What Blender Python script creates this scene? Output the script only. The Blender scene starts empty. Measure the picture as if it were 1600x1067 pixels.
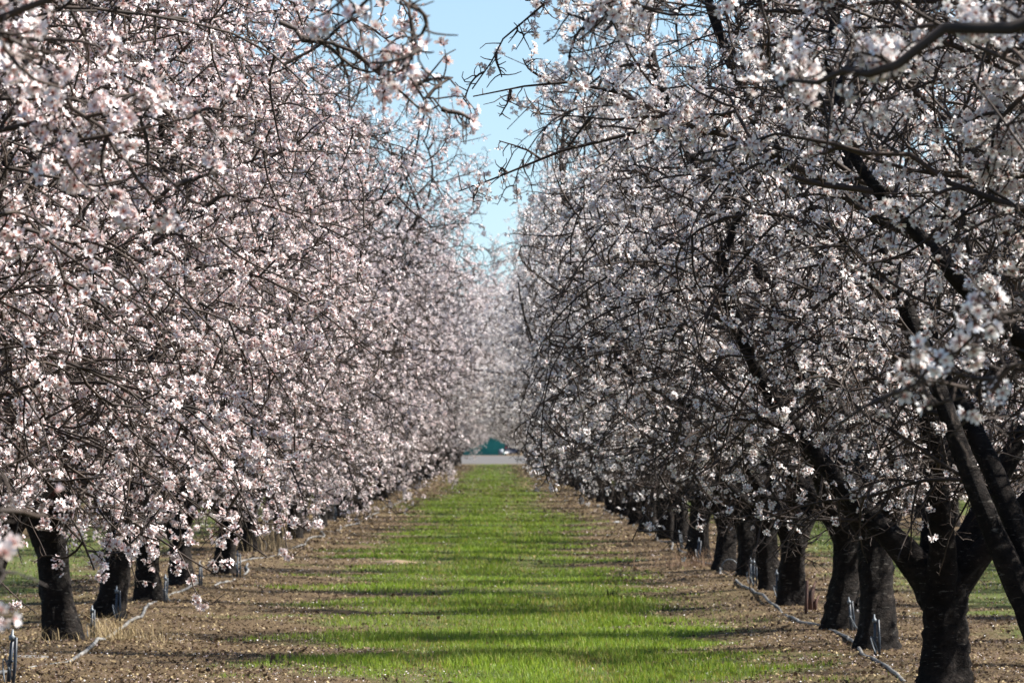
import bpy, math, numpy as np
from mathutils import Vector, Matrix
R_ = math.radians
# ---------------------------------------------------------------- camera, sky, sun
scn = bpy.context.scene
col = scn.collection
CAM_Z = 1.67; FPX = 7900.0; VPX, VPY = 776.0, 698.0
cam_d = bpy.data.cameras.new("camera"); cam = bpy.data.objects.new("camera", cam_d); col.objects.link(cam)
cam_d.sensor_width = 36.0; cam_d.lens = FPX/1600*36.0
cam_d.clip_start = 0.5; cam_d.clip_end = 6000
yaw = math.atan((800-VPX)/FPX); pitch = math.atan((VPY-533.5)/FPX)
cam.location = (0, 0, CAM_Z)
cam.rotation_euler = (math.pi/2+pitch, 0, -yaw)
cam_d.dof.use_dof = True; cam_d.dof.focus_distance = 25.0; cam_d.dof.aperture_fstop = 14.0
scn.camera = cam

SUN_AZ, SUN_EL = 84.0, 45.0          # clockwise from the view direction (+Y)
w = bpy.data.worlds.new("World"); scn.world = w; w.use_nodes = True
nt = w.node_tree; bg = nt.nodes["Background"]
sky = nt.nodes.new("ShaderNodeTexSky"); sky.sky_type = 'NISHITA'; sky.sun_disc = False
sky.sun_elevation = R_(SUN_EL); sky.sun_rotation = R_(SUN_AZ)
sky.altitude = 0; sky.air_density = 1.0; sky.dust_density = 0.1; sky.ozone_density = 3.0
stc = nt.nodes.new("ShaderNodeTexCoord"); smp = nt.nodes.new("ShaderNodeMapping")     # look a little above the hazy horizon band
smp.inputs["Location"].default_value = (0, 0, 0.045); smp.inputs["Scale"].default_value = (1, 1, 0.9)
nt.links.new(stc.outputs["Generated"], smp.inputs[0]); nt.links.new(smp.outputs[0], sky.inputs[0])
nt.links.new(sky.outputs[0], bg.inputs[0]); bg.inputs[1].default_value = 0.062
sd = bpy.data.lights.new("sun", 'SUN'); sd.energy = 5.0; sd.angle = R_(0.53); sd.color = (1.0, 0.955, 0.89)
sun = bpy.data.objects.new("sun", sd); col.objects.link(sun)
sv = Vector((math.sin(R_(SUN_AZ))*math.cos(R_(SUN_EL)), math.cos(R_(SUN_AZ))*math.cos(R_(SUN_EL)), math.sin(R_(SUN_EL))))
sun.rotation_euler = sv.to_track_quat('Z', 'Y').to_euler(); sun.location = (60, 20, 60)
scn.view_settings.view_transform = 'Standard'; scn.view_settings.look = 'None'
scn.view_settings.exposure = 1.45; scn.view_settings.gamma = 1.0
scn.cycles.max_bounces = 4; scn.cycles.diffuse_bounces = 2; scn.cycles.glossy_bounces = 2
scn.cycles.transmission_bounces = 4; scn.cycles.transparent_max_bounces = 4

rng = np.random.default_rng(11)

def world_pt(px, py, d):
    """a point d metres down the lane, seen at photo position (px, py)"""
    return np.array([(px-VPX)/FPX*d, d, CAM_Z-(py-VPY)/FPX*d])

# ---------------------------------------------------------------- materials
def mat(name):
    m = bpy.data.materials.new(name); m.use_nodes = True
    n = m.node_tree.nodes; l = m.node_tree.links
    return m, n, l, n["Principled BSDF"]

def plain(name, c, rough=0.7, metal=0.0, noise=0.12, scale=8.0):
    m, n, l, b = mat(name)
    t = n.new("ShaderNodeTexNoise"); t.inputs["Scale"].default_value = scale; t.inputs["Detail"].default_value = 5
    tc = n.new("ShaderNodeTexCoord"); l.new(tc.outputs["Object"], t.inputs["Vector"])
    r = n.new("ShaderNodeValToRGB")
    r.color_ramp.elements[0].position = 0.3; r.color_ramp.elements[1].position = 0.7
    r.color_ramp.elements[0].color = (*[x*(1-noise*2) for x in c], 1); r.color_ramp.elements[1].color = (*[min(1, x*(1+noise*2)) for x in c], 1)
    l.new(t.outputs["Fac"], r.inputs[0]); l.new(r.outputs[0], b.inputs["Base Color"])
    b.inputs["Roughness"].default_value = rough; b.inputs["Metallic"].default_value = metal
    return m

def leafy(name, trans=0.4, rough=0.6, tint=(1, 1, 1)):
    """thin petals / blades: colour from the 'col' attribute, part of the light passes through"""
    m, n, l, b = mat(name)
    a = n.new("ShaderNodeAttribute"); a.attribute_name = "col"
    l.new(a.outputs["Color"], b.inputs["Base Color"]); b.inputs["Roughness"].default_value = rough
    b.inputs["Specular IOR Level"].default_value = 0.25
    tr = n.new("ShaderNodeBsdfTranslucent"); mx = n.new("ShaderNodeMixShader"); mx.inputs[0].default_value = trans
    mu = n.new("ShaderNodeMixRGB"); mu.blend_type = 'MULTIPLY'; mu.inputs[0].default_value = 1; mu.inputs[2].default_value = (*tint, 1)
    l.new(a.outputs["Color"], mu.inputs[1]); l.new(mu.outputs[0], tr.inputs[0])
    l.new(b.outputs[0], mx.inputs[1]); l.new(tr.outputs[0], mx.inputs[2])
    l.new(mx.outputs[0], n["Material Output"].inputs[0])
    return m

def bark_mat():
    m, n, l, b = mat("bark")
    tc = n.new("ShaderNodeTexCoord")
    mp = n.new("ShaderNodeMapping"); mp.inputs["Scale"].default_value = (1, 1, 1.5); l.new(tc.outputs["Object"], mp.inputs[0])
    n1 = n.new("ShaderNodeTexNoise"); n1.inputs["Scale"].default_value = 16; n1.inputs["Detail"].default_value = 8; n1.inputs["Roughness"].default_value = 0.7
    l.new(mp.outputs[0], n1.inputs["Vector"])
    r1 = n.new("ShaderNodeValToRGB"); e = r1.color_ramp.elements
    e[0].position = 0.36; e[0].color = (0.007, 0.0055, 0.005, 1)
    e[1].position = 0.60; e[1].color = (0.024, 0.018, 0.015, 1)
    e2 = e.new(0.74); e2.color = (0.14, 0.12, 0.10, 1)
    l.new(n1.outputs["Fac"], r1.inputs[0])
    n2 = n.new("ShaderNodeTexNoise"); n2.inputs["Scale"].default_value = 2.2; n2.inputs["Detail"].default_value = 4
    l.new(tc.outputs["Object"], n2.inputs["Vector"])
    mu = n.new("ShaderNodeMixRGB"); mu.blend_type = 'MULTIPLY'; mu.inputs[0].default_value = 1
    r2 = n.new("ShaderNodeValToRGB"); r2.color_ramp.elements[0].position = 0.35; r2.color_ramp.elements[0].color = (0.45, 0.43, 0.4, 1)
    r2.color_ramp.elements[1].position = 0.65; r2.color_ramp.elements[1].color = (1, 1, 1, 1)
    l.new(n2.outputs["Fac"], r2.inputs[0]); l.new(r1.outputs[0], mu.inputs[1]); l.new(r2.outputs[0], mu.inputs[2])
    mp3 = n.new("ShaderNodeMapping"); mp3.inputs["Scale"].default_value = (1, 1, 4.5); l.new(tc.outputs["Object"], mp3.inputs[0])
    n3 = n.new("ShaderNodeTexNoise"); n3.inputs["Scale"].default_value = 15; n3.inputs["Detail"].default_value = 3; l.new(mp3.outputs[0], n3.inputs["Vector"])
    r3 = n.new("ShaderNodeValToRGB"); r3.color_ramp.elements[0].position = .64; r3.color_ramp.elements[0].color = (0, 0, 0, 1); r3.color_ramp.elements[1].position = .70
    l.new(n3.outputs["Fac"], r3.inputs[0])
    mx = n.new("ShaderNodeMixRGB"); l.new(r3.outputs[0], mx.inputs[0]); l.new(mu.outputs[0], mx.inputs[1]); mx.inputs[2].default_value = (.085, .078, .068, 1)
    l.new(mx.outputs[0], b.inputs["Base Color"]); b.inputs["Roughness"].default_value = 0.9; b.inputs["Specular IOR Level"].default_value = 0.2
    bp = n.new("ShaderNodeBump"); bp.inputs["Strength"].default_value = 0.9; bp.inputs["Distance"].default_value = 0.03
    l.new(n1.outputs["Fac"], bp.inputs["Height"]); l.new(bp.outputs[0], b.inputs["Normal"])
    return m

M_BARK = bark_mat()
M_TWIG = plain("twig_bark", (0.034, 0.021, 0.014), 0.8, noise=0.35, scale=5)
M_PETAL = leafy("petals", 0.22, 0.6, (1.0, 0.93, 0.9))
M_PETALW = leafy("white_petals", 0.29, 0.6, (1.0, 0.97, 0.94))
M_GRASS = leafy("grass_blades", 0.42, 0.55, (1.0, 1.0, 0.5))
M_LITTER = leafy("dry_leaves", 0.15, 0.8)
M_HOSE = plain("weathered_hose", (0.15, 0.145, 0.135), 0.55, noise=0.35, scale=3)
M_STAKE = plain("blue_grey_plastic", (0.025, 0.035, 0.05), 0.5, noise=0.3, scale=20)
M_PIPE = plain("pale_plastic", (0.12, 0.14, 0.16), 0.45)
M_TEAL = plain("teal_sheet_metal", (0.035, 0.27, 0.23), 0.8, noise=0.12, scale=0.5)
M_TEALR = plain("teal_roof_metal", (0.015, 0.08, 0.07), 0.95, noise=0.12, scale=0.5)
M_PALE = plain("pale_grey_paint", (0.24, 0.27, 0.3), 0.6)
M_DARK = plain("dark_vehicle_paint", (0.035, 0.038, 0.055), 0.4)
M_RUBBER = plain("rubber", (0.02, 0.02, 0.02), 0.8)
M_RED = plain("red_lens", (0.35, 0.03, 0.02), 0.4)
M_WHITE = plain("white_plastic", (0.5, 0.5, 0.48), 0.5)
M_WOOD = plain("reddish_wood", (0.07, 0.03, 0.02), 0.8, noise=0.3)
M_DIRT = plain("dry_clods", (0.17, 0.115, 0.07), 0.95, noise=0.35, scale=12)

# ---------------------------------------------------------------- mesh helpers
def make_mesh(name, V, faces, material, cols=None, smooth=False):
    """faces: list of int arrays (n,k)"""
    me = bpy.data.meshes.new(name)
    V = np.asarray(V, dtype=np.float32)
    me.vertices.add(len(V)); me.vertices.foreach_set("co", V.ravel())
    fl = [np.asarray(f, dtype=np.int32) for f in faces if len(f)]
    loops = np.concatenate([f.ravel() for f in fl])
    tot = np.concatenate([np.full(len(f), f.shape[1], np.int32) for f in fl])
    st = np.concatenate([[0], np.cumsum(tot)[:-1]]).astype(np.int32)
    me.loops.add(len(loops)); me.loops.foreach_set("vertex_index", loops)
    me.polygons.add(len(tot)); me.polygons.foreach_set("loop_start", st)
    try: me.polygons.foreach_set("loop_total", tot)
    except Exception: pass
    if smooth: me.polygons.foreach_set("use_smooth", np.ones(len(tot), dtype=bool))
    if cols is not None:
        a = me.color_attributes.new("col", 'FLOAT_COLOR', 'POINT')
        c4 = np.ones((len(V), 4), np.float32); c4[:, :3] = cols
        a.data.foreach_set("color", c4.ravel())
    me.update(calc_edges=True); me.validate()
    me.materials.append(material)
    return me

def link(name, me, parent=None, loc=None):
    o = bpy.data.objects.new(name, me); col.objects.link(o)
    if parent: o.parent = parent
    if loc is not None: o.location = loc
    return o

def tag(o, label=None, cat=None, group=None, kind=None):
    if label: o["label"] = label
    if cat: o["category"] = cat
    if group: o["group"] = group
    if kind: o["kind"] = kind
    return o

def empty(name, loc, rz=0):
    o = bpy.data.objects.new(name, None); col.objects.link(o); o.location = loc; o.rotation_euler = (0, 0, rz)
    o.empty_display_size = 0.3
    return o

class Geo:
    def __init__(s): s.V = []; s.F = {3: [], 4: [], 5: [], 6: [], 8: [], 12: []}; s.C = []; s.n = 0
    def add(s, V, faces, c=None):
        V = np.asarray(V, float).reshape(-1, 3)
        for f in faces:
            f = np.asarray(f, int)
            if len(f): s.F.setdefault(f.shape[1], []).append(f+s.n)
        s.V.append(V); s.n += len(V)
        if c is not None: s.C.append(np.broadcast_to(c, (len(V), 3)))
    def box(s, a, b):
        (x0, y0, z0), (x1, y1, z1) = a, b
        V = [(x0,y0,z0),(x1,y0,z0),(x1,y1,z0),(x0,y1,z0),(x0,y0,z1),(x1,y0,z1),(x1,y1,z1),(x0,y1,z1)]
        s.add(V, [[(0,3,2,1),(4,5,6,7),(0,1,5,4),(1,2,6,5),(2,3,7,6),(3,0,4,7)]])
    def tube(s, P, Rr, k=8):
        P = np.asarray(P, float)[None]; Rr = np.broadcast_to(np.asarray(Rr, float), P.shape[1])[None]
        V, q = tubes(P, Rr, k); s.add(V, [q])
        n = P.shape[1]
        s.add(np.zeros((0, 3)), []) 
        # end caps
        ends = np.array([P[0, 0], P[0, -1]]); base = s.n-len(V); s.add(ends, [])
        i = np.arange(k); j = (i+1) % k
        s.F[3].append(np.stack([base+j, base+i, np.full(k, s.n-2)], 1))
        s.F[3].append(np.stack([base+(n-1)*k+i, base+(n-1)*k+j, np.full(k, s.n-1)], 1))
    def build(s, name, material, smooth=False):
        V = np.concatenate(s.V); C = np.concatenate(s.C) if s.C else None
        return make_mesh(name, V, [np.concatenate(f) for f in s.F.values() if f], material, C, smooth)

def norm(a): return a/np.maximum(np.linalg.norm(a, axis=-1, keepdims=True), 1e-9)

def tubes(P, Rr, k, rough=0.0, g=None):
    B, N, _ = P.shape
    T = np.empty_like(P); T[:, 1:-1] = P[:, 2:]-P[:, :-2]; T[:, 0] = P[:, 1]-P[:, 0]; T[:, -1] = P[:, -1]-P[:, -2]
    T = norm(T); mT = norm(P[:, -1]-P[:, 0]+1e-6)
    ref = np.eye(3)[np.argmin(np.abs(mT), axis=1)][:, None, :]
    U = norm(ref-(ref*T).sum(-1, keepdims=True)*T); W = np.cross(T, U)
    a = np.arange(k)*2*math.pi/k
    rr = Rr[:, :, None, None]
    if rough and g is not None:
        rr = rr*(1+rough*g.standard_normal((B, N, k, 1)))
    V = P[:, :, None, :]+rr*(np.cos(a)[None, None, :, None]*U[:, :, None, :]+np.sin(a)[None, None, :, None]*W[:, :, None, :])
    idx = np.arange(B*N*k).reshape(B, N, k)
    A = idx[:, :-1]; Bq = idx[:, 1:]
    q = np.stack([A, np.roll(A, -1, 2), np.roll(Bq, -1, 2), Bq], -1).reshape(-1, 4)
    return V.reshape(-1, 3), q

# ---------------------------------------------------------------- terrain
hr = np.random.default_rng(5)
HW = [(hr.uniform(0.5, 1)*(0.0035*wl**0.55), 2*math.pi/wl, hr.uniform(0, 2*math.pi), hr.uniform(0, 6.28)) for wl in
      [0.45, 0.6, 0.8, 1.0, 1.3, 1.7, 2.2, 2.9, 4, 5.5, 8, 12, 17]]
ROWS_L = [-3.65, -10.35, -17.05]; ROWS_R = [3.03, 9.73, 16.43]
LANE_END = 480.0
def H(x, y):
    x = np.asarray(x, float); y = np.asarray(y, float)
    h = np.zeros(np.broadcast(x, y).shape)
    for a, k, th, ph in HW: h = h+a*np.sin(k*(x*math.cos(th)+y*math.sin(th))+ph)
    h = h*np.clip((620-y)/140, 0, 1)*np.clip((60-np.abs(x))/40, 0, 1)
    for r in ROWS_L+ROWS_R: h = h+0.05*np.exp(-((x-r)/0.8)**2)*np.clip((LANE_END-y)/10, 0, 1)
    h = h+0.2*np.clip((y-560)/300, 0, 1)
    return h
def wnoise(x, y, seed, wls):
    g = np.random.default_rng(seed); s = 0; t = 0
    for wl in wls:
        for _ in range(2):
            th = g.uniform(0, 6.28); a = wl**0.5; t += a*a/2
            s = s+a*np.sin(2*math.pi/wl*(x*math.cos(th)+y*math.sin(th))+g.uniform(0, 6.28)+0.6*np.sin((x*math.sin(th)-y*math.cos(th))*4/wl))
    return s/math.sqrt(t)
def grassy(x, y):
    """0..1 how green the ground is"""
    n1 = wnoise(x, y, 3, [0.7, 1.1, 1.9, 3.1, 5]); n2 = wnoise(x, y, 9, [0.4, 0.9, 2.3, 7])
    c = -0.32+0.55*np.exp(-(np.maximum(y, 25)-35)/50)+0.1*wnoise(x*0, y, 4, [30, 55])
    hw = 1.58+0.42*n1
    lane = np.clip((hw-np.abs(x-c))/0.9+0.5, 0, 1)
    side = 0
    for cc in (-7.0, -13.7, 6.4, 13.1): side = side+np.clip((1.7+0.35*n1-np.abs(x-cc))/0.7+0.3, 0, 1)*0.75
    g = lane*np.clip(0.86+0.14*n2, 0, 1)+side+0.16*np.clip(n2-0.7, 0, 1)
    return np.clip(g, 0, 1)*np.clip((LANE_END+6-y)/6, 0, 1)

def axis(segs):
    out = []
    for a, b, s in segs: out.append(np.arange(a, b, s))
    out.append([segs[-1][1]]); return np.concatenate(out)
gx = axis([(-1500, -300, 150), (-300, -60, 20), (-60, -12, 2.0), (-12, -5, 0.25), (-5, 5, 0.125), (5, 12, 0.25), (12, 60, 2.0), (60, 300, 20), (300, 1500, 150)])
gy = axis([(-100, 20, 4), (20, 34, 0.5), (34, 90, 0.15), (90, 200, 0.4), (200, 620, 1.5), (620, 1000, 20), (1000, 4500, 250)])
X, Y = np.meshgrid(gx, gy, indexing='xy'); Z = H(X, Y)
nx, ny = len(gx), len(gy); idx = np.arange(nx*ny).reshape(ny, nx)
q = np.stack([idx[:-1, :-1], idx[:-1, 1:], idx[1:, 1:], idx[1:, :-1]], -1).reshape(-1, 4)
GR = grassy(X, Y)
m, n, l, b = mat("orchard_soil")
tc = n.new("ShaderNodeTexCoord")
def ntex(scale, det=6, rough=0.65):
    t = n.new("ShaderNodeTexNoise"); t.inputs["Scale"].default_value = scale; t.inputs["Detail"].default_value = det; t.inputs["Roughness"].default_value = rough
    l.new(tc.outputs["Object"], t.inputs["Vector"]); return t
t1 = ntex(1.3); t2 = ntex(22, 8, 0.75)
rs = n.new("ShaderNodeValToRGB"); e = rs.color_ramp.elements
e[0].position = 0.3; e[0].color = (0.045, 0.029, 0.017, 1); e[1].position = 0.7; e[1].color = (0.17, 0.120, 0.066, 1)
l.new(t2.outputs["Fac"], rs.inputs[0])
rg = n.new("ShaderNodeValToRGB"); e = rg.color_ramp.elements
e[0].position = 0.3; e[0].color = (0.035, 0.06, 0.012, 1); e[1].position = 0.7; e[1].color = (0.10, 0.135, 0.03, 1)
l.new(t1.outputs["Fac"], rg.inputs[0])
at = n.new("ShaderNodeAttribute"); at.attribute_name = "col"
mx = n.new("ShaderNodeMixRGB"); l.new(at.outputs["Fac"], mx.inputs[0]); l.new(rs.outputs[0], mx.inputs[1]); l.new(rg.outputs[0], mx.inputs[2])
l.new(mx.outputs[0], b.inputs["Base Color"]); b.inputs["Roughness"].default_value = 0.95; b.inputs["Specular IOR Level"].default_value = 0.15
bp = n.new("ShaderNodeBump"); bp.inputs["Strength"].default_value = 0.8; bp.inputs["Distance"].default_value = 0.04
l.new(t2.outputs["Fac"], bp.inputs["Height"]); l.new(bp.outputs[0], b.inputs["Normal"])
gm = make_mesh("ground", np.stack([X, Y, Z], -1).reshape(-1, 3), [q], m, np.repeat(GR.reshape(-1, 1), 3, 1), True)
tag(link("ground", gm), kind="structure")

# gravel yard beyond the orchard
m, n, l, b = mat("pale_gravel"); tc = n.new("ShaderNodeTexCoord")
t = ntex(0.6, 8, 0.7); r = n.new("ShaderNodeValToRGB"); r.color_ramp.elements[0].position = .3; r.color_ramp.elements[1].position = .7
r.color_ramp.elements[0].color = (0.070, 0.062, 0.055, 1); r.color_ramp.elements[1].color = (0.098, 0.088, 0.078, 1)
l.new(t.outputs["Fac"], r.inputs[0]); l.new(r.outputs[0], b.inputs["Base Color"]); b.inputs["Roughness"].default_value = 0.95
ya = np.concatenate([np.arange(492, 620, 3.0), np.arange(620, 831, 10.0)]); xa = np.arange(-45, 46, 3.0)
XX, YY = np.meshgrid(xa, ya); edge = 0.0
YY2 = YY+np.where(YY < 495, 2.0*np.sin(XX*0.21)+1.2*np.sin(XX*0.57), 0)
ii = np.arange(XX.size).reshape(XX.shape)
qq = np.stack([ii[:-1, :-1], ii[:-1, 1:], ii[1:, 1:], ii[1:, :-1]], -1).reshape(-1, 4)
tag(link("gravel_road", make_mesh("gravel_road", np.stack([XX, YY2, H(XX, YY2)+0.03], -1).reshape(-1, 3), [qq], m, None, True)), kind="structure")

# ---------------------------------------------------------------- trees
TOPF = [.06, .36]
def walk(g, P, D, Ln, N, wig, bias, zmin, rmax):
    """random walk of B branches with N points; returns (B,N,3)"""
    st = (Ln/(N-1))[:, None]; out = [P]; V = np.zeros_like(D)
    for i in range(N-1):
        V = 0.55*V+g.standard_normal(D.shape)*wig
        D = D+V+bias
        rr = np.hypot(P[:, 0], P[:, 1]); over = np.clip((rr-rmax*np.clip(1-TOPF[0]*2+TOPF[0]*P[:, 2], .8, 1.25))/0.5, 0, 1.0)
        D[:, 0] -= over*P[:, 0]/np.maximum(rr, .1)*0.2; D[:, 1] -= over*P[:, 1]/np.maximum(rr, .1)*0.2
        low = np.clip((zmin+0.15+TOPF[1]*np.clip(rr-1.0, 0, 2.5)-P[:, 2])/0.4, 0, 1.2); D[:, 2] += low*0.20
        D = norm(D); P = P+D*st; out.append(P)
    return np.stack(out, 1)

def tidy(L, zmin, rmax):
    """keep only branches that stay above the pruned underside and within the crown"""
    rr = np.hypot(L[..., 0], L[..., 1]); k = (L[..., 2] > zmin+TOPF[1]*np.clip(rr-1.0, 0, 2.5)).all(1)
    k &= (rr < rmax*np.clip(1-TOPF[0]*2+TOPF[0]*L[..., 2], .8, 1.25)+.30+.3*(L[..., 2] > 3)).all(1)
    return k

def along(g, P, t):
    """points and tangents at parameter t (B,M) of polylines P (B,N,3)"""
    B, N, _ = P.shape; f = t*(N-1); i = np.clip(f.astype(int), 0, N-2); u = (f-i)[..., None]
    bi = np.arange(B)[:, None]; A = P[bi, i]; C = P[bi, i+1]
    return A*(1-u)+C*u, norm(C-A)

def branch_off(g, P, M, t0, t1, spread, out=0.0, up=0.0):
    B = P.shape[0]
    t = t0+(t1-t0)*(np.arange(M)[None]+g.uniform(0, 1, (B, M)))/M
    p, T = along(g, P, t); p = p.reshape(-1, 3); T = T.reshape(-1, 3)
    rnd = g.standard_normal(p.shape); perp = norm(rnd-(rnd*T).sum(-1, keepdims=True)*T)
    o = p.copy(); o[:, 2] = 0; o = norm(o)
    D = norm(T*(1-spread)+perp*spread+o*out+np.array([0, 0, up]))
    return p, D, t.reshape(-1)

def taper(r0, r1, N, pw=1.0):
    s = np.linspace(0, 1, N)[None]**pw
    return r0[:, None]*(1-s)+r1[:, None]*s

def flower_template(lod):
    V = []; C = []; F3 = []; F4 = []
    for k in range(5):
        a = 2*math.pi*k/5; ca, sa = math.cos(a), math.sin(a)
        def P(r, s, z): return (r*ca-s*sa, r*sa+s*ca, z)
        n0 = len(V)
        if lod == 0:
            V += [P(.08, 0, -.02), P(.52, -.34, .16), P(.52, .34, .16), P(.55, 0, .06), P(.98, -.20, .26), P(.98, .20, .26), P(.90, 0, .20)]
            C += [.05, .7, .7, .62, 1, 1, .92]
            F3 += [(n0, n0+1, n0+3), (n0, n0+3, n0+2)]; F4 += [(n0+1, n0+4, n0+6, n0+3), (n0+3, n0+6, n0+5, n0+2)]
        else:
            V += [P(.05, 0, 0), P(.6, -.36, .16), P(1.0, 0, .25), P(.6, .36, .16)]; C += [.42, .85, 1, .85]
            F4 += [(n0, n0+1, n0+2, n0+3)]
    if lod == 0:                              # calyx cup below and stamens above
        n0 = len(V)
        for k in range(5):
            a = 2*math.pi*(k+.5)/5; V.append((.17*math.cos(a), .17*math.sin(a), -.02)); C.append(-1)
        V.append((0, 0, -.42)); C.append(-1)
        F3 += [(n0+k, n0+(k+1) % 5, n0+5) for k in range(5)]
        for k in range(7):
            a = 2*math.pi*k/7+.3; n0 = len(V); b = a+.35; rr = .34 if k % 2 else .24
            V += [(.05*math.cos(a-.8), .05*math.sin(a-.8), .03), (.05*math.cos(a+.8), .05*math.sin(a+.8), .03), (rr*math.cos(b), rr*math.sin(b), .34)]
            C += [-2, -2, -3]; F3 += [(n0, n0+1, n0+2)]
    return np.array(V), np.array(C, float), np.array(F3, int).reshape(-1, 3), np.array(F4, int).reshape(-1, 4)
FT = {0: flower_template(0), 1: flower_template(1)}

def flowers(g, pos, nrm, lod, tint, R0):
    """tint: dict(base, mid, tip)"""
    T, cc, F3, F4 = FT[lod]; K = len(pos)
    rnd = g.standard_normal((K, 3)); U = norm(np.cross(nrm, rnd)); W = np.cross(nrm, U)
    R = R0*g.uniform(0.78, 1.15, K)
    openn = g.uniform(0.75, 1.0, K); openn = np.where(g.uniform(0, 1, K) < 0.16, g.uniform(0.25, 0.5, K), openn)   # some half open
    rad = R*openn; zz = R*(1+(1-openn)*3.0)
    V = pos[:, None]+rad[:, None, None]*(T[None, :, :1]*U[:, None]+T[None, :, 1:2]*W[:, None])+(zz[:, None]*T[None, :, 2])[..., None]*nrm[:, None]
    b, mi, ti = [np.array(tint[k]) for k in ("base", "mid", "tip")]
    c = cc[None, :, None]
    col3 = np.where(c < 0.6, b+(mi-b)*np.clip(c/0.6, 0, 1), mi+(ti-mi)*np.clip((c-.6)/.4, 0, 1))
    col3 = np.repeat(col3, K, 0)*g.uniform(0.90, 1.0, (K, 1, 1))
    pk = g.uniform(0, 1, (K, 1, 1))**3*0.22*tint["pink"]; col3 = col3*(1-pk*np.array([0.15, 1, .8]))
    for v, cl in ((-1, tint["calyx"]), (-2, (0.42, .07, .07)), (-3, (.62, .38, .16))):
        col3[:, cc == v] = np.array(cl)
    n = len(T); off = (np.arange(K)*n)[:, None, None]
    return V.reshape(-1, 3), [(F3[None]+off).reshape(-1, 3), (F4[None]+off).reshape(-1, 4)], np.clip(col3.reshape(-1, 3), 0, 1)

PINK = dict(base=(0.62, 0.24, 0.19), mid=(0.91, 0.845, 0.83), tip=(0.935, 0.905, 0.90), calyx=(0.14, 0.045, 0.03), pink=0.6)
WHITE = dict(base=(0.62, 0.36, 0.30), mid=(0.92, 0.895, 0.875), tip=(0.94, 0.935, 0.93), calyx=(0.15, 0.055, 0.035), pink=0.35)

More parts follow.
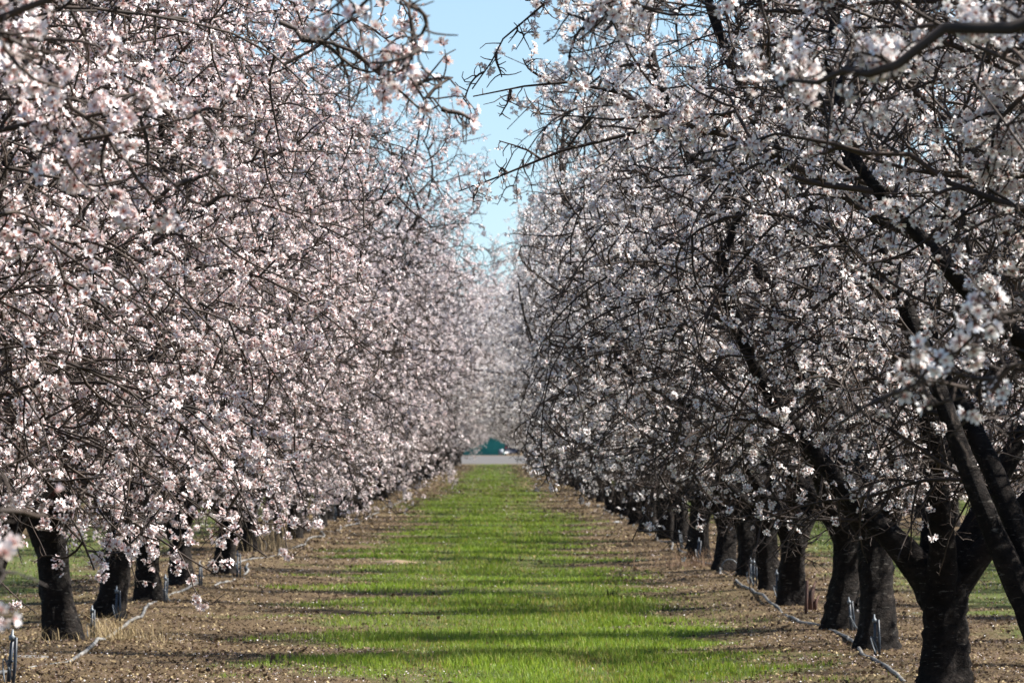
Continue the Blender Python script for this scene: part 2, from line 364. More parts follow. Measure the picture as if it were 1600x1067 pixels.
PALE = dict(PINK, mid=(0.91, 0.875, 0.865), tip=(0.935, 0.92, 0.92), pink=0.3)
def gen_tree(seed, tint, lod, nfl, height=6.3, rmax=2.5, zmin=1.1, fork=None, scaf=None, lean=None, extra=(), R0=0.0228, nomain=False, trunk_r=0.138, ew=1.7, lat=1.0, topf=.0):
    TOPF[0] = topf; TOPF[1] = .58 if lat > 1.5 else .45 if tint is WHITE else .30
    g = np.random.default_rng(seed)
    hf = fork or g.uniform(0.78, 1.05)
    lean = lean if lean is not None else (g.normal(0, .07), g.normal(0, .07))
    # trunk: many sided, lumpy, flared foot
    N, k = 26, 28
    z = np.linspace(-0.12, hf+0.06, N); s = np.clip(z/hf, 0, 1.1)
    cx = lean[0]*s**1.3*1.5+0.02*np.sin(z*5+g.uniform(0, 6)); cy = lean[1]*s**1.3*1.5
    r = trunk_r*(0.93+0.42*np.exp(-np.maximum(z, 0)/0.13)+0.30*np.clip(s-.6, 0, .5)**1.2+0.02*np.sin(z*9))
    a = np.arange(k)*2*math.pi/k
    lob = 1+0.10*np.sin(3*a[None]+g.uniform(0, 6)+z[:, None]*1.2)*(0.5+np.exp(-z[:, None]/.2))+0.05*np.sin(5*a[None]+g.uniform(0, 6)-z[:, None]*2)
    lob = lob*(1+0.05*g.standard_normal((N, k)))
    r = r*np.where(z > hf, 0.8, 1)
    TV = np.stack([cx[:, None]+r[:, None]*lob*np.cos(a), cy[:, None]+r[:, None]*lob*np.sin(a), np.repeat(z[:, None], k, 1)], -1)
    ti = np.arange(N*k).reshape(N, k)
    tq = np.stack([ti[:-1], np.roll(ti[:-1], -1, 1), np.roll(ti[1:], -1, 1), ti[1:]], -1).reshape(-1, 4)
    G = Geo(); G.add(TV.reshape(-1, 3), [tq])
    top = np.array([cx[-6], cy[-6], hf])
    G.add(np.vstack([TV[-1], [TV[-1].mean(0)+[0, 0, .01]]]), [np.stack([np.arange(k), (np.arange(k)+1) % k, np.full(k, k)], 1)])
    # scaffold limbs
    if scaf is None:
        ns = 5 if not nomain else 4; az0 = g.uniform(0, 6.28)
        az = az0+np.arange(ns)*2*math.pi/ns+g.normal(0, .22, ns); el = np.array([g.uniform(48, 66) if i % 2 else g.uniform(30, 48) for i in range(ns)])
    else:
        az = np.radians([q[0] for q in scaf]); el = np.array([q[1] for q in scaf]); ns = len(scaf)
    el = np.radians(el)
    D = np.stack([np.cos(az)*np.cos(el), np.sin(az)*np.cos(el), np.sin(el)], -1)
    NA = 6; N1 = 22+NA-1; Dh = D*np.array([1, 1, 0])
    P0 = top[None]+np.array([0, 0, -0.26])+Dh*0.045+g.normal(0, .008, (ns, 3))
    LA = walk(g, P0, norm(D*0.35+np.array([0, 0, 1.])), np.full(ns, .46), NA, 0.015, D*0.30, 0, 9)
    Ln = g.uniform(0.72, 0.95, ns)*(height-hf)*np.where(el > 0.8, 1.0, 0.72)
    L1 = walk(g, LA[:, -1], norm(D*.5+norm(LA[:, -1]-LA[:, -2])*.5), Ln, 22, 0.062, np.array([0, 0, 0.012]), zmin, rmax*0.58)
    L1 = np.concatenate([LA[:, :-1], L1], 1)
    rb = trunk_r*g.uniform(.62, .80, ns); r1 = np.concatenate([np.repeat(rb[:, None], NA, 1)*np.linspace(1.0, .86, NA)[None], taper(rb*.86, np.full(ns, 0.012), 22, 0.52)[:, 1:]], 1)
    v, q_ = tubes(L1, r1, 14, 0.05, g); G.add(v, [q_])
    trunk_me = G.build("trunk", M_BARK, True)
    # laterals
    Bm = Geo(); L2s = []
    M2 = 15
    p, D, t = branch_off(g, L1, M2, 0.24, 1.0, 0.58, out=0.28, up=0.10)
    Ln2 = lat*g.uniform(1.1, 2.3, len(p))*(1.05-0.45*t)
    L2 = walk(g, p, D, Ln2, 12, 0.115, np.array([0, 0, -0.045]), zmin, rmax)
    p2, D2, t2 = branch_off(g, L1, 14, 0.24, 0.72, 0.5, out=0.9)              # hanging skirt
    L2b = walk(g, p2, D2, g.uniform(1.5, 2.6, len(p2)), 12, 0.10, np.array([0, 0, -0.085]), zmin, rmax*.95)
    L2 = np.concatenate([L2, L2b]); L2 = L2[tidy(L2, zmin, rmax+.15)]; p = L2[:, 0]
    r2 = taper(g.uniform(0.010, 0.018, len(p)), np.full(len(p), 0.0038), 12, 0.8)
    v, q_ = tubes(L2, r2, 6); Bm.add(v, [q_])
    # main extra boughs given by their course
    EX = []
    for pts, ra, rb in extra:
        pts = np.array(pts, float); nn = 12
        d = np.concatenate([[0], np.cumsum(np.linalg.norm(np.diff(pts, axis=0), axis=1))]); u = np.linspace(0, d[-1], nn)
        e_ = np.stack([np.interp(u, d, pts[:, i]) for i in range(3)], -1)
        e_[1:-1] = (e_[:-2]+2*e_[1:-1]+e_[2:])/4
        e_ = e_+g.normal(0, 0.014, e_.shape); EX.append(e_); rb = min(rb, .0028)
        v, q_ = tubes(e_[None], taper(np.array([ra]), np.array([rb]), nn), 8, .05, g); Bm.add(v, [q_])
    par = [L2, L1[:, N1//2:][:, np.linspace(0, N1-N1//2-1, 12).round().astype(int)]]
    Ms = [14, 12]
    if EX: par.append(np.stack(EX)); Ms.append(10)
    L3s = []
    for P_, M_ in zip(par, Ms):
        p, D, t = branch_off(g, P_, M_, 0.08, 1.0, 0.62, up=0.04)
        ex = P_ is par[-1] and bool(EX)
        Ln3 = g.uniform(0.28, 0.95, len(p))*(0.42 if ex else 1)*(1.1-0.5*t)
        L3 = walk(g, p, D, Ln3, 7, 0.17, np.array([0, 0, -0.035]), (-1 if ex else zmin), rmax+0.25+(2 if ex else 0))
        if not ex: L3 = L3[tidy(L3, zmin, rmax+.15)]
        p = L3[:, 0]
        v, q_ = tubes(L3, taper(g.uniform(.005, .0085, len(p)), np.full(len(p), .0025), 7), 4); Bm.add(v, [q_]); L3s.append(L3)
    L3 = np.concatenate(L3s)
    nex = len(L3s[-1]) if EX else 0
    # spurs
    sp = []
    for P_, M_ in [(L3, 8), (L2, 12), (L1[:, 8:], 22)]+([(np.stack(EX), 22)] if EX else []):
        p, D, t = branch_off(g, P_, M_, 0.05, 1.0, 0.75, up=0.05)
        L4 = walk(g, p, D, g.uniform(0.02, 0.10, len(p))*np.where(g.uniform(0, 1, len(p)) < .15, 2.0, 1), 4, 0.2, np.array([0, 0, 0.0]), 0, 9)
        v, q_ = tubes(L4, taper(np.full(len(p), .0034), np.full(len(p), .0020), 4), 3); Bm.add(v, [q_]); sp.append(L4)
    L4 = np.concatenate(sp)
    br_me = Bm.build("branches", M_TWIG, False)
    # blossoms: in little clusters at the spurs
    w_ = np.ones(len(L4)); w_[:len(L3)*8] = 1.0; w_[len(L3)*8:] = 0.55
    if nex: w_[(len(L3)-nex)*8:len(L3)*8] = ew
    # bare and full sprays
    w_ = w_*np.clip(1+0.85*wnoise(L4[:, 2, 0]+seed, L4[:, 2, 1]+L4[:, 2, 2]*1.3, 21, [0.35, 0.6, 1.1, 2.0]), 0.04, 3)
    if tint is WHITE: w_ = w_*np.clip(.16+.25*(L4[:, 2, 2]-.9), .14, 1.1)          # few flowers on the shaded low twigs
    ncl = nfl//4; ci = g.choice(len(L4), ncl, p=w_/w_.sum())
    nf = g.integers(1, 8, ncl); ci = np.repeat(ci, nf)
    tt = g.uniform(0.25, 1.0, (len(ci), 1)); p, T = along(g, L4[ci], tt); p = p[:, 0]; T = T[:, 0]
    rnd = norm(g.standard_normal(p.shape)); nr = norm(rnd+T*0.5+np.array([0, 0, .1]))
    pos = p+nr*g.uniform(0.008, 0.032, (len(p), 1))+T*0.006
    V, F, C = flowers(g, pos, nr, lod, tint, R0)
    bl_me = make_mesh("blossoms", V, F, M_PETALW if tint is WHITE else M_PETAL, C)
    return trunk_me, br_me, bl_me

n_tree = 0
def place_tree(meshes, x, y, rz, sc, label, group, ys=.80):
    global n_tree
    t = empty("almond_tree", (x, y, float(H(x, y))), rz); t.scale = (sc, sc*ys, sc)
    tag(t, label, "tree", group)
    for nm, me in zip(("trunk", "branches", "blossoms"), meshes): link(nm, me, t)
    n_tree += 1
    return t

ORD = "first second third fourth fifth sixth seventh eighth ninth tenth eleventh twelfth thirteenth fourteenth fifteenth sixteenth".split()
LN, RN = 38000, 26500
VL_near = [gen_tree(100+i, PINK, 0, LN, height=8.5, rmax=2.8, zmin=0.45, topf=.015) for i in range(2)]
VL_far = [gen_tree(110+i, PINK, 1, LN, height=8.7, rmax=2.8, zmin=0.22, topf=-.01) for i in range(5)]
VR_near = [gen_tree(200+i, WHITE, 0, RN, height=8.0, rmax=2.35, zmin=0.38, topf=-.035) for i in range(2)]
VR_far = [gen_tree(210+i, WHITE, 1, RN, height=8.7, rmax=2.5, zmin=0.32, topf=-.03) for i in range(5)]
VX_far = [gen_tree(230+i, (PALE, WHITE)[i], 1, 62000, height=8.2, rmax=5.4, zmin=0.95, lat=2.0, topf=.06) for i in range(2)]   # wide crowned ones

def loc_extra(tx, ty, lst):
    o = np.array([tx, ty, float(H(tx, ty))])
    return [([world_pt(*p)-o for p in pts], ra, rb) for pts, ra, rb in lst]

g = np.random.default_rng(77)
def turn(): return (math.pi if g.uniform() < .5 else 0)+g.normal(0, .22)
# --- left row
LX = -3.65
tl0 = gen_tree(301, PINK, 0, 8000, height=7.0, rmax=1.7, zmin=1.9, nomain=True, ew=1.0, extra=loc_extra(LX, 10.5, [
    ([(-420, 100, 12), (-150, 60, 11.5), (0, 38, 11), (110, 5, 11), (250, -45, 11)], .034, .018),
    ([(-260, 740, 9.2), (-130, 820, 9.1), (-70, 860, 9.0), (-25, 875, 9.0), (5, 885, 9.0)], .006, .003)]))
place_tree(tl0, LX, 10.5, 0, 1, "nearest pink almond tree at the left edge, its boughs out of focus", "pink almond trees of the left row", ys=1)
tl1 = gen_tree(302, PINK, 0, 25000, height=7.0, rmax=2.45, zmin=1.5, ew=.8, extra=loc_extra(LX, 16.0, [
    ([(-350, 240, 15), (-100, 210, 14.5), (0, 203, 14), (190, 200, 14), (300, 185, 14)], .020, .005),
    ([(-100, -60, 14), (30, 90, 14), (110, 165, 14), (200, 250, 14), (330, 330, 14)], .010, .004),
    ([(450, -150, 13), (560, -70, 12.5), (625, -10, 12), (645, 35, 12), (665, 60, 12)], .012, .005),
    ([(440, 40, 15), (560, 85, 15), (650, 130, 15), (685, 175, 15)], .007, .003)]))
place_tree(tl1, LX, 16.0, 0, 1, "second nearest pink almond tree, a bare bough crossing the upper left", "pink almond trees of the left row", ys=1)
lpos = [20.8, 25.5, 30.2, 35.0]
for i, y in enumerate(lpos):
    place_tree(VL_near[i % 2], LX+g.normal(0, .1), y, turn(), g.uniform(.94, 1.02),
               "pink almond tree in the left row nearer than the first trunk in view", "pink almond trees of the left row")
lvis = [(-3.64, 42.6), (-3.69, 48.1), (-3.66, 53.4), (-3.68, 59.4), (-3.42, 63.9), (-3.76, 77.6), (-3.66, 83.0)]
y = 88.6
while y < LANE_END-4: lvis.append((LX+g.normal(0, .12), y+g.normal(0, .25))); y += 5.6
for i, (x, y) in enumerate(lvis):
    far = y > 55; wide = y > 112 and g.uniform() < (.85 if y < 220 else .97)
    vs = VL_far if far else VL_near
    me = VX_far[0] if wide else vs[int(g.integers(len(vs)))]
    if i < 12: lab = "pink almond tree in the left row, %s trunk from the left edge" % ORD[i]
    elif i < 40: lab = "pink almond tree halfway down the left row, its trunk mostly hidden"
    elif i < len(lvis)-3: lab = "small pink almond tree far down the left row near the vanishing point"
    else: lab = "pink almond tree of the last three ending the left row by the gravel"
    place_tree(me, x, y, turn(), g.uniform(.93, 1.08)*(1.1 if wide else 1), lab, "pink almond trees of the left row")
# --- right row
RX = 3.03
tr0 = gen_tree(401, WHITE, 0, 4500, height=7, rmax=1.8, zmin=1.9, nomain=True, ew=3.5, extra=loc_extra(RX, 12.6, [
    ([(1900, 330, 12.2), (1700, 400, 11.8), (1600, 462, 11.6), (1500, 535, 11.5), (1430, 600, 11.5), (1370, 650, 11.5)], .014, .004),
    ([(1850, 500, 12), (1650, 560, 11.8), (1540, 590, 11.6), (1450, 640, 11.6)], .007, .003),
    ([(1900, -60, 12), (1700, 0, 12), (1590, 35, 12), (1450, 75, 12), (1330, 110, 12), (1210, 130, 12.5)], .022, .006)]))
place_tree(tr0, RX, 12.6, 0, 1, "nearest white almond tree at the right edge, its blossom boughs out of focus", "white almond trees of the right row", ys=1)
tr1 = gen_tree(402, WHITE, 0, 18000, height=7, rmax=1.85, zmin=1.7, extra=loc_extra(RX, 17.3, [
    ([(1750, 250, 17), (1600, 130, 17), (1560, 200, 17), (1540, 280, 17)], .02, .006),
    ([(1800, 420, 17), (1550, 300, 17), (1400, 240, 17), (1230, 215, 17), (1080, 240, 17)], .016, .005),
    ([(1000, -90, 16), (945, -10, 16), (930, 30, 16), (915, 55, 16)], .006, .003)]))
place_tree(tr1, RX, 17.3, 0, 1, "second nearest white almond tree, its thin boughs arching across the upper right", "white almond trees of the right row", ys=1)
tr2 = gen_tree(403, WHITE, 0, 18000, height=7, rmax=1.75, ew=1.0, zmin=1.6, extra=loc_extra(RX, 23.0, [
    ([(1500, 420, 23), (1300, 290, 23), (1150, 215, 23), (1000, 160, 23), (900, 125, 23), (820, 124, 23), (745, 142, 23)], .024, .004),
    ([(1400, 300, 23), (1150, 205, 23), (1000, 187, 23), (850, 186, 23)], .014, .005),
    ([(1350, 150, 24), (1150, 170, 24), (1000, 205, 24), (880, 230, 24), (800, 255, 24), (715, 300, 24)], .018, .004),
    ([(1050, -260, 22), (930, -80, 22), (860, 0, 22), (800, 30, 22), (765, 85, 22), (745, 140, 22)], .009, .004)]))
place_tree(tr2, RX, 23.0, 0, 1, "white almond tree whose long boughs reach left across the sky gap", "white almond trees of the right row", ys=1)
tr3 = gen_tree(404, WHITE, 0, RN, height=8, rmax=2.1, topf=-.02, zmin=0.6, fork=0.78, lean=(-0.05, 0), scaf=[(165, 54), (60, 55), (-60, 50), (10, 35), (120, 60)])
place_tree(tr3, RX+.16, 28.6, 0, 1, "white almond tree cut by the right edge with a dark leaning limb", "white almond trees of the right row")
tr4 = gen_tree(405, WHITE, 0, RN, height=8, rmax=2.3, topf=-.02, zmin=0.45, fork=0.80, lean=(-0.03, 0), trunk_r=.16, scaf=[(178, 42), (4, 40), (100, 62), (-95, 60), (40, 55)])
rvis = [(3.02, 34.1), (3.0, 40.3), (3.10, 45.2), (3.07, 52.4), (3.09, 57.0), (3.14, 62.2), (3.05, 67.6), (2.92, 73.3)]
y = 79.0
while y < LANE_END-4: rvis.append((RX+g.normal(0, .12), y+g.normal(0, .25))); y += 5.6
for i, (x, y) in enumerate(rvis):
    far = y > 50; wide = y > 112 and g.uniform() < (.85 if y < 220 else .97)
    vs = VR_far if far else VR_near
    me = VX_far[1] if wide else vs[int(g.integers(len(vs)))]
    rz = turn(); sc = g.uniform(.93, 1.08)
    if i == 0: me = tr4; rz = 0; sc = 1; lab = "white almond tree with the thick forked black trunk at the lower right"
    elif i < 12: lab = "white almond tree in the right row, %s trunk behind the thick forked one" % ORD[i-1]
    elif i < 40: lab = "white almond tree halfway down the right row, its trunk in a dark wall"
    elif i < len(rvis)-3: lab = "small white almond tree far down the right row near the vanishing point"
    else: lab = "white almond tree of the last three ending the right row by the gravel"
    place_tree(me, x, y, rz, sc, lab, "white almond trees of the right row")
# --- rows behind
for rx, y0, y1, vs, side, nth in ((ROWS_L[1], 84, 250, VR_far, "left", "second"), (ROWS_L[2], 150, 245, VL_far, "left", "third"),
                       (ROWS_R[1], 15, 250, VL_far, "right", "second"), (ROWS_R[2], 140, 235, VR_far, "right", "third")):
    y = y0
    while y < y1:
        place_tree(vs[int(g.integers(5))], rx+g.normal(0, .12), y+g.normal(0, .3), turn(), g.uniform(.93, 1.05),
                   "almond tree glimpsed behind the %s row, standing in its %s line back" % (side, {"second": "next", "third": "far"}[nth]),
                   "almond trees of the %s row to the %s" % (nth, side))
        y += 5.6

# ---------------------------------------------------------------- grass, litter, petals
def scatter(n, y0, y1, x0, x1, seed):
    g = np.random.default_rng(seed); u = g.uniform(0, 1, n)
    y = 1/(1/y0+(1/y1-1/y0)*u)              # as many per step of picture height
    return g.uniform(x0, x1, n), y, g
def blades(n, y0, y1, x0, x1, seed, keep, hfun, colA, colB, wk=1.0):
    x, y, g = scatter(n, y0, y1, x0, x1, seed)
    k = g.uniform(0, 1, n) < keep(x, y); x, y = x[k], y[k]; n = len(x)
    z = H(x, y); h = hfun(x, y, g, n); wd = 0.0022*wk*np.clip((y/38)**0.9, 1, 12)*g.uniform(.7, 1.4, n)
    a = g.uniform(0, 6.28, n); b = g.uniform(0, 6.28, n); ln = np.abs(g.normal(0, .35, n))+.1
    ux, uy = np.cos(a), np.sin(a); bx, by = np.cos(b)*ln, np.sin(b)*ln
    def pt(s, wf, bf): return np.stack([x+ux*wd*wf+bx*h*bf, y+uy*wd*wf+by*h*bf, z+h*s-0.004*(s == 0)], -1)
    V = np.stack([pt(0, -1, 0), pt(0, 1, 0), pt(.6, -.8, .3), pt(.6, .8, .3), pt(1, 0, 1.0)], 1)
    o = (np.arange(n)*5)[:, None]
    m = g.uniform(0, 1, n)[:, None]; big = np.clip(.5+.4*wnoise(x, y, 31, [0.9, 1.7, 4, 9]), 0, 1)[:, None]
    C = (np.array(colA)*(1-m)+np.array(colB)*m)*(0.8+0.4*big); dry = g.uniform(0, 1, n)[:, None] < 0.06+0.10*(1-big)+0.42*track(x, y)[:, None]
    C = np.where(dry, np.array([[.30, .24, .10]]), C)
    return V.reshape(-1, 3), [o+np.array([[0, 1, 3, 2]]), o+np.array([[2, 3, 4]])], np.repeat(C, 5, 0)
def track(x, y):
    c = -0.32+0.35*np.exp(-(np.maximum(y, 25)-35)/50)+0.06*np.sin(y/23); return np.exp(-((np.abs(x-c)-0.62)/0.17)**2)*np.clip(.75+.5*wnoise(x, y, 71, [2, 5, 11]), 0, 1)
gk = lambda x, y: grassy(x, y)**1.6*(1-.45*track(x, y))
hf_ = lambda x, y, g, n: g.uniform(.025, .066, n)*(0.55+0.45*grassy(x, y))*(1-.4*track(x, y))*(1+0.25*wnoise(x, y, 55, [1.2, 2.5, 6]))*np.clip(1.15-y/900, .6, 1)
V, F, C = blades(420000, 29, LANE_END+5, -3.0, 2.6, 1, gk, hf_, (0.085, 0.155, 0.015), (0.28, 0.365, 0.060))
tag(link("lane_grass", make_mesh("lane_grass", V, F, M_GRASS, C)), "bright green mown grass strip down the middle of the lane", "grass", kind="stuff")
V, F, C = blades(150000, 33, 300, -19, 16, 2, lambda x, y: gk(x, y)*((x < -3.0) | (x > 2.6)), hf_, (0.075, 0.125, 0.015), (0.20, 0.25, 0.05), 1.5)
tag(link("side_grass", make_mesh("side_grass", V, F, M_GRASS, C)), "grass growing in the neighbouring lanes beyond the trunks", "grass", kind="stuff")

def litter(n, y0, y1, x0, x1, seed, size, cols, keep, lift=.004, tilt=.5):
    x, y, g = scatter(n, y0, y1, x0, x1, seed)
    k = g.uniform(0, 1, n) < keep(x, y); x, y = x[k], y[k]; n = len(x)
    s = g.uniform(*size, n)*np.clip((y/50)**.8, 1, 6); nr = norm(np.stack([g.normal(0, tilt, n), g.normal(0, tilt, n), np.ones(n)], -1))
    U = norm(np.cross(nr, g.standard_normal((n, 3)))); W = np.cross(nr, U); p = np.stack([x, y, H(x, y)+lift+s*.3*g.uniform(0, 1, n)], -1)
    asp = g.uniform(.35, .8, n)[:, None]; s = s[:, None]
    V = np.stack([p-U*s, p-W*s*asp+nr*s*.2, p+U*s, p+W*s*asp+nr*s*.2], 1)
    C = np.array(cols)[g.integers(len(cols), size=n)]*g.uniform(.7, 1.15, (n, 1)); o = (np.arange(n)*4)[:, None]
    return V.reshape(-1, 3), [o+np.array([[0, 1, 2, 3]])], np.repeat(C, 4, 0)
V, F, C = litter(300000, 29, 440, -9, 8, 6, (.005, .02), [(.18, .125, .064), (.10, .065, .036), (.36, .28, .155), (.24, .175, .09), (.06, .038, .027), (.15, .10, .065), (.10,.06,.04)], lambda x, y: 1-.93*grassy(x, y), .004, .7)
V2, F2, C2 = litter(14000, 29, 200, -6, 5, 16, (.010, .030), [(.10, .065, .042), (.07, .047, .03), (.13, .09, .06)], lambda x, y: (1-.97*grassy(x, y))*np.clip(.4+.6*wnoise(x, y, 61, [.8, 1.6, 3]), .02, 1), .01, 1.2)
F = F+[f+len(V) for f in F2]; V = np.vstack([V, V2]); C = np.vstack([C, C2])
tag(link("leaf_litter", make_mesh("leaf_litter", V, F, M_LITTER, C)), "brown leaf litter covering the bare soil under the rows", "leaf litter", kind="stuff")
V, F, C = litter(52000, 29, 440, -8, 7, 7, (.005, .010), [(.82, .74, .74), (.85, .82, .80), (.75, .6, .6)], lambda x, y: np.clip(.2+.35*(1-grassy(x, y))+.5*wnoise(x, y, 41, [.5, 1, 2, 4]), .02, 1), .008, .5)
tag(link("fallen_petals", make_mesh("fallen_petals", V, F, M_PETAL, C)), "fallen white petals dotting the soil and the grass", "petals", kind="stuff")

exec_small = True
# ---------------------------------------------------------------- hoses and sprinklers
def ground_pts(lst):
    out = []
    for px, py in lst:
        d = CAM_Z*FPX/(py-VPY); out.append((( px-VPX)/FPX*d, d))
    return out
def hose(name, pts, r, label, cat="hose", wob=.06, seed=1, step=.35):
    g = np.random.default_rng(seed); pts = np.array(pts)
    d = np.concatenate([[0], np.cumsum(np.linalg.norm(np.diff(pts, axis=0), axis=1))]); u = np.arange(0, d[-1], step)
    x = np.interp(u, d, pts[:, 0]); y = np.interp(u, d, pts[:, 1])
    for c, ph in ((1.3, 1), (2.9, 2), (5.1, 3)): x = x+wob*np.sin(u/c+ph*seed)/ph
    z = H(x, y)+r*.5+.012*np.sin(u/2.3+seed)+.010*np.sin(u/.9)+np.clip(.03*np.sin(u/3.1+seed)*np.sin(u/1.7), 0, 1)
    G = Geo(); G.tube(np.stack([x, y, z], -1), r, 8)
    return tag(link(name, G.build(name, M_HOSE, True)), label, cat)
Lh = ground_pts([(-60, 1110), (50, 1060), (100, 1046), (140, 1022), (152, 992)])+[(-3.10, 47.5), (-3.25, 50)]+ground_pts([(200, 980), (230, 958), (265, 935), (300, 925), (312, 912)])
hose("irrigation_hose", ground_pts([(-60, 1100), (20, 1066), (60, 1052), (105, 1046), (128, 1032), (145, 1015), (170, 1000), (198, 984), (228, 960), (258, 945), (290, 930), (312, 918)]), .015,
     "pale weathered irrigation hose winding past the first left trunks", wob=.04, seed=2)
hose("irrigation_hose", ground_pts([(335, 922), (365, 912), (385, 898), (392, 886)]), .014, "short stretch of pale hose on the soil beside the fifth left trunk", wob=.03, seed=3)
hose("irrigation_hose", ground_pts([(372, 886), (410, 880), (440, 868), (460, 858), (500, 842), (540, 826), (590, 802), (640, 778)]), .014, "pale hose further along the left row of trunks", wob=.08, seed=4)
hose("irrigation_hose", ground_pts([(1420, 1075), (1398, 1062), (1375, 1048), (1345, 1036), (1340, 1022), (1328, 1004), (1300, 992), (1275, 985), (1245, 982), (1232, 970), (1222, 955), (1200, 948), (1180, 934), (1165, 925), (1150, 916)]), .015,
     "dark grey irrigation hose winding past the right trunks", wob=.02, seed=5, step=.3)
hose("irrigation_hose", ground_pts([(1130, 900), (1108, 888), (1085, 880), (1050, 858), (1010, 835), (970, 812), (930, 790)]), .014, "grey hose further along the right row of trunks", wob=.06, seed=6)

def stake_meshes(seed):
    g = np.random.default_rng(seed)
    a = Geo(); a.tube([(0, 0, -.05), (0, 0, .12), (.004, 0, .24)], [.012, .011, .010], 8); a.box((-.018, -.006, .12), (.018, .006, .135))
    b = Geo(); b.tube([(.035, 0, -.04), (.034, .004, .12), (.030, 0, .26)], .009, 8)
    c = Geo(); c.tube([(0, 0, .24), (0, 0, .265), (0, 0, .27), (0, 0, .30)], [.017, .017, .008, .005], 8)
    t = np.linspace(0, 1, 14); P = np.stack([.03-.05*np.sin(t*3.1), -.06*t, .02+.14*np.sin(t*math.pi)*(1-t*.3)], -1)
    d = Geo(); d.tube(P, .0045, 6)
    return [("post", a.build("post", M_STAKE, True)), ("riser", b.build("riser", M_STAKE, True)), ("spray_head", c.build("spray_head", M_PIPE, True)), ("feed_tube", d.build("feed_tube", M_PIPE, True))]
SM = stake_meshes(1)
def sprinkler(x, y, label, sc=1.0, seed=0):
    g = np.random.default_rng(seed); t = empty("sprinkler_stake", (x, y, float(H(x, y))), g.uniform(0, 6.28)); t.scale = (sc,)*3
    t.rotation_euler = (g.normal(0, .06), g.normal(0, .06), g.uniform(-.8, .8)); tag(t, label, "sprinkler", "sprinkler stakes beside the trunks")
    for nm, me in SM: link(nm, me, t)
for i, (px, py, lab) in enumerate([(143, 1003, "blue-grey sprinkler stake right of the first left trunk"), (257, 950, "blue-grey sprinkler stake right of the third left trunk"),
        (312, 922, "blue-grey sprinkler stake right of the fourth left trunk"), (371, 908, "blue-grey sprinkler stake right of the fifth left trunk"),
        (14, 1084, "dark sprinkler stake at the bottom left corner, cut by the frame"),
        (182, 978, "blue-grey sprinkler stake at the foot of the second left trunk"),
        (1468, 1068, "sprinkler stake in front of the thick forked right trunk"), (1367, 1036, "sprinkler stake at the foot of the trunk behind the forked one"),
        (1317, 990, "left one of two upright sprinkler stakes standing together"), (1330, 992, "right one of two upright sprinkler stakes standing together"),
        (1214, 942, "sprinkler stake left of the trunk with torn bark"), (1172, 920, "left sprinkler stake of the pair by the coiled hose trunk"), (1177, 922, "right sprinkler stake of the pair by the coiled hose trunk"),
        (1088, 880, "sprinkler stake in the dry grass by the curved right trunk"), (1064, 862, "sprinkler stake left of the curved right trunk"),
        (1027, 842, "sprinkler stake before the dark wall of right trunks, nearer one"), (1016, 834, "sprinkler stake before the dark wall of right trunks, farther one"),
        (480, 834, "sprinkler stake among the left trunks, nearest of the far ones"), (497, 832, "sprinkler stake among the left trunks, second of the far ones"), (524, 818, "sprinkler stake among the left trunks, farthest one")]):
    (x, y), = ground_pts([(px, py)]); sprinkler(x, y, lab, g.uniform(.95, 1.15) if i != 4 else 1.25, i)

# coil of black tube, wooden stake, torn bark, weeds, litter pieces
(x, y), = ground_pts([(1140, 902)])
t = np.linspace(0, 2*math.pi*2.15, 60); G = Geo()
G.tube(np.stack([.10*np.cos(t), .02*np.sin(t*.5)+.01*t/6, .11+.10*np.sin(t)], -1), .006, 6)
o = link("tube_coil", G.build("tube_coil", M_PIPE, True), loc=(x, y, float(H(x, y)))); tag(o, "upright coil of pale thin tube beside a right trunk", "hose coil")
(x, y), = ground_pts([(1259, 966)])
G = Geo(); P = np.array([(0, 0, -.05), (.005, 0, .15), (.012, 0, .33)]); G.tube(P, [.017, .016, .014], 4)
tag(link("wooden_stake", G.build("wooden_stake", M_WOOD), loc=(x, y, float(H(x, y)))), "short reddish wooden stake before the torn trunk", "stake")
g2 = np.random.default_rng(8)
def tuft(name, px, py, n, h, colA, label, cat, spread=.08, lean=.5, wd=.0025, mt=None, d=None):
    (x, y), = ground_pts([(px, py)]) if d is None else [((px-VPX)/FPX*d, d)]
    z = float(H(x, y)); G = Geo()
    for k in range(n):
        a = g2.uniform(0, 6.28); l = abs(g2.normal(0, lean*1.5)); hh = h*g2.uniform(.2, 1.1)**1.3; bx, by = g2.normal(0, spread, 2)
        u = np.array([math.cos(a+1.6), math.sin(a+1.6), 0])*wd*g2.uniform(.7, 1.4)
        p0 = np.array([bx, by, -.01]); p1 = p0+np.array([math.cos(a)*l*hh*.35, math.sin(a)*l*hh*.35, hh*.6]); p2 = p0+np.array([math.cos(a)*l*hh, math.sin(a)*l*hh, hh*g2.uniform(.8, 1)])
        G.add([p0-u, p0+u, p1-u*.8, p1+u*.8, p2], [[(0, 1, 3, 2)], [(2, 3, 4)]], np.array(colA)*g2.uniform(.7, 1.2))
    o = link(name, G.build(name, mt or M_GRASS), loc=(x, y, z)); tag(o, label, cat); return o
DRY = (.34, .26, .14)
tuft("dry_grass_tuft", 178, 1004, 260, .26, DRY, "pale dry grass tuft between the first two left trunks", "dry grass", .16, .8, mt=M_LITTER)
tuft("dry_grass_tuft", 228, 1008, 60, .24, DRY, "thin dry stalks standing right of the pale tuft", "dry grass", .22, .5, .002, M_LITTER)
tuft("dry_grass_tuft", 60, 1010, 120, .18, DRY, "low dry grass left of the first left trunk", "dry grass", .25, .9, mt=M_LITTER)
tuft("dry_grass_tuft", 1082, 888, 320, .30, (.26, .17, .11), "brown dry weeds before the curved right trunk", "dry grass", .28, .5, .003, M_LITTER)
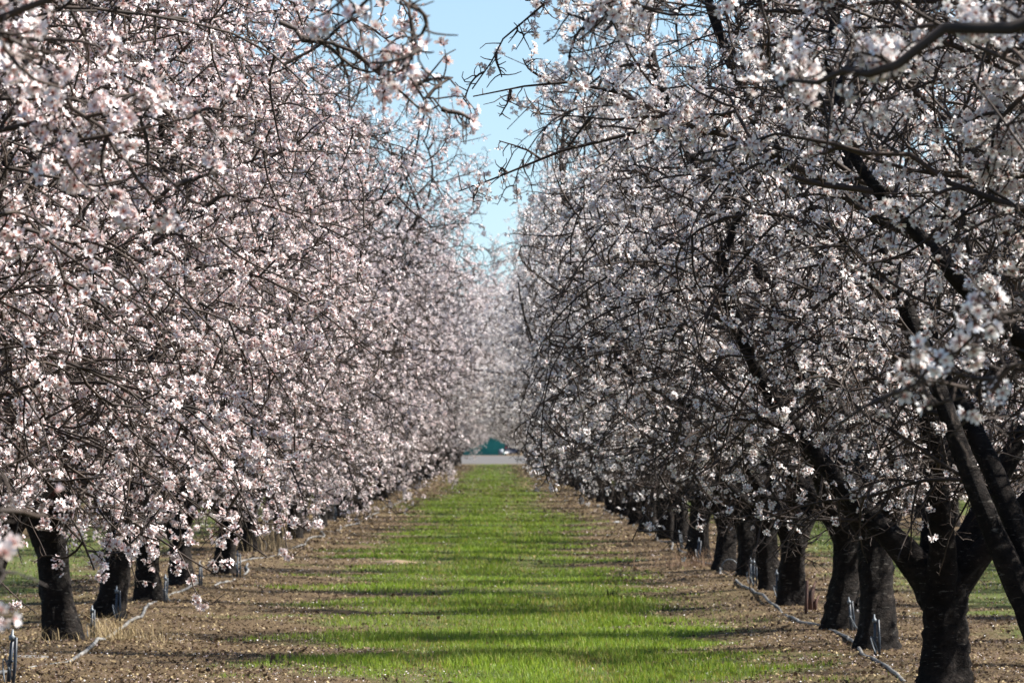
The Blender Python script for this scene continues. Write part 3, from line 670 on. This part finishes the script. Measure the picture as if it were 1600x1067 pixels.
tuft("dry_grass_tuft", 418, 868, 200, .62, (.26, .20, .12), "tall dry stalks in the gap between left trunks", "dry grass", .22, .25, .0035, M_LITTER)
tuft("dry_grass_tuft", 580, 800, 200, .35, DRY, "dry grass patch at the foot of far left trunks", "dry grass", .5, .6, .006, M_LITTER)
tuft("weed_tuft", 955, 936, 70, .16, (.02, .035, .012), "dark spiky weed tuft in the right side of the grass", "weed", .04, .8, .004)
tuft("weed_tuft", 905, 902, 40, .06, (.03, .04, .015), "small dark weed in the grass behind the spiky one", "weed", .06, 1.2, .004)
def clod(name, px, py, s, label, cat, m_, seed, asp=(1, 1, .6)):
    (x, y), = ground_pts([(px, py)]); g = np.random.default_rng(seed); G = Geo(); a = np.arange(14)*2*math.pi/14
    rings = [(1.0, -.3), (1.0, .0), (.85, .35), (.6, .65), (.3, .9)]
    V = np.array([[(r*math.cos(t)*(1+.15*g.standard_normal())*asp[0]*s, r*math.sin(t)*(1+.15*g.standard_normal())*asp[1]*s, (z+.08*g.standard_normal())*asp[2]*s) for t in a] for r, z in rings]).reshape(-1, 3)
    ii = np.arange(70).reshape(5, 14); qq = np.stack([ii[:-1], np.roll(ii[:-1], -1, 1), np.roll(ii[1:], -1, 1), ii[1:]], -1).reshape(-1, 4)
    G.add(np.vstack([V, [[0, 0, asp[2]*s]]]), [qq, np.stack([ii[4], np.roll(ii[4], -1), np.full(14, 70)], 1)])
    tag(link(name, G.build(name, m_, True), loc=(x, y, float(H(x, y)))), label, cat)
clod("dirt_mound", 618, 880, .28, "low brown molehill of soil in the grass", "dirt mound", M_DIRT, 1, (1.1, 1.0, .16))
clod("soil_clod", 414, 930, .05, "dark soil clod lying on the bare soil beside the hose", "clod", M_DIRT, 2)
clod("paper_scrap", 714, 766, .09, "white scrap lying at the left of the distant grass", "litter", M_WHITE, 3, (1, .6, .35))
clod("paper_scrap", 738, 833, .035, "white scrap lying mid lane on the grass", "litter", M_WHITE, 4, (1.2, .6, .3))
clod("paper_scrap", 966, 819, .09, "white scrap lying on soil by the far right trunks", "litter", M_WHITE, 5, (1.3, .6, .35))
clod("paper_scrap", 50, 1041, .12, "flat pale scrap on the soil at the lower left", "litter", M_HOSE, 6, (1.5, .8, .12))
# torn bark stub at the fourth right trunk
(x, y), = ground_pts([(1266, 955)])
G = Geo()
for k in range(5):
    b0 = np.array([g2.normal(0, .03), g2.normal(0, .02), -.03]); h = g2.uniform(.16, .34)
    G.tube([b0, b0+[.02*k/5, 0, h*.6], b0+[.05, 0, h]], [.03, .022, .004], 5)
tag(link("bark_stub", G.build("bark_stub", M_WOOD, True), loc=(x, y, float(H(x, y)))), "splintered stub of torn bark beside a right trunk", "stump")

# ---------------------------------------------------------------- far end: shed and vehicle
D_B = 900.0
zb = float(H(0, D_B)); s = D_B/FPX
def bx_(px): return (px-VPX)*s
shed = empty("metal_shed", (bx_(768), D_B, zb)); tag(shed, "teal corrugated metal shed beyond the end of the lane", "shed")
xl, xr, hw_, hp = -5.2, bx_(789)-bx_(768), 3.0, 3.5
G = Geo(); n_c = 60; xs = np.linspace(xl, xr, n_c*4+1); yy = np.where((np.arange(len(xs))//2) % 2, .04, 0.)
zt = np.array([hw_+(hp-hw_)*(1-abs((x-(xl+xr)/2)/((xr-xl)/2))) for x in xs])
V = np.concatenate([np.stack([xs, yy, 0*xs-.05], -1), np.stack([xs, yy, zt], -1)]); i = np.arange(len(xs)-1)
G.add(V, [np.stack([i, i+1, i+1+len(xs), i+len(xs)], 1)]); G.box((xl, .05, -.05), (xr, 10, hw_))
link("wall", G.build("wall", M_TEAL), shed)
G = Geo(); xm = (xl+xr)/2
for sx, xe in ((-1, xl-.25), (1, xr+.25)):
    za = hw_-.1; G.add([(xe, -.3, za), (xm, -.3, hp+.02), (xm, 10.2, hp+.02), (xe, 10.2, za), (xe, -.3, za+.1), (xm, -.3, hp+.12), (xm, 10.2, hp+.12), (xe, 10.2, za+.1)],
        [[(0, 1, 2, 3), (4, 5, 6, 7), (0, 1, 5, 4), (0, 3, 7, 4), (2, 3, 7, 6)]])
link("roof", G.build("roof", M_TEALR), shed)
G = Geo(); G.box((bx_(779)-bx_(768), -.10, .1), (bx_(786.5)-bx_(768), -.02, 1.05)); link("door", G.build("door", M_PALE), shed)
van = empty("parked_van", (bx_(800), D_B-12, float(H(0, D_B-12)))); tag(van, "dark boxy vehicle parked right of the teal shed", "van")
G = Geo(); prof = [(-1.35, .35), (1.35, .35), (1.42, .9), (1.36, 1.35), (1.2, 2.05), (1.0, 2.15), (-1.0, 2.15), (-1.2, 2.05), (-1.36, 1.35), (-1.42, .9)]
k = len(prof); V = [(a, 0, b) for a, b in prof]+[(a, 4.6, b) for a, b in prof]
G.add(V, [[(i, (i+1) % k, (i+1) % k+k, i+k) for i in range(k)]]); G.F[10] = [np.array([list(range(k))]), np.array([list(range(k, 2*k))])]
link("body", G.build("body", M_DARK), van)
G = Geo(); G.box((-.75, -.03, .85), (-.35, -.005, 1.0)); link("number_plate", G.build("number_plate", M_PALE), van)
G = Geo(); G.box((-1.25, -.04, 1.2), (-.98, -.005, 1.45)); link("tail_light", G.build("tail_light", M_RED), van)
G = Geo(); G.box((.98, -.04, 1.2), (1.25, -.005, 1.45)); link("tail_light", G.build("tail_light", M_RED), van)
G = Geo(); G.box((-.95, -.03, 1.42), (.95, -.004, 1.95)); link("rear_window", G.build("rear_window", M_RUBBER), van)
for sx in (-1, 1):
    for yy_ in (.8, 3.8):
        G = Geo(); G.tube([(sx*1.15-.12, yy_, .34), (sx*1.15+.12, yy_, .34)], .34, 14); link("wheel", G.build("wheel", M_RUBBER, True), van)
for i in range(14):
    x = (-17+i*4.2 if i < 9 else -7+(i-9)*3.4)+g2.normal(0, .4)
    place_tree(VX_far[i % 2] if i % 3 else VL_far[i % 5], x, (925 if i < 9 else 955)+g2.normal(0, 4), g2.uniform(0, 6.28), 1.55, "tall tree standing behind the teal shed beyond the lane", "trees behind the teal shed", 1)
print("TREES", n_tree, "verts", sum(len(m.vertices) for m in bpy.data.meshes))
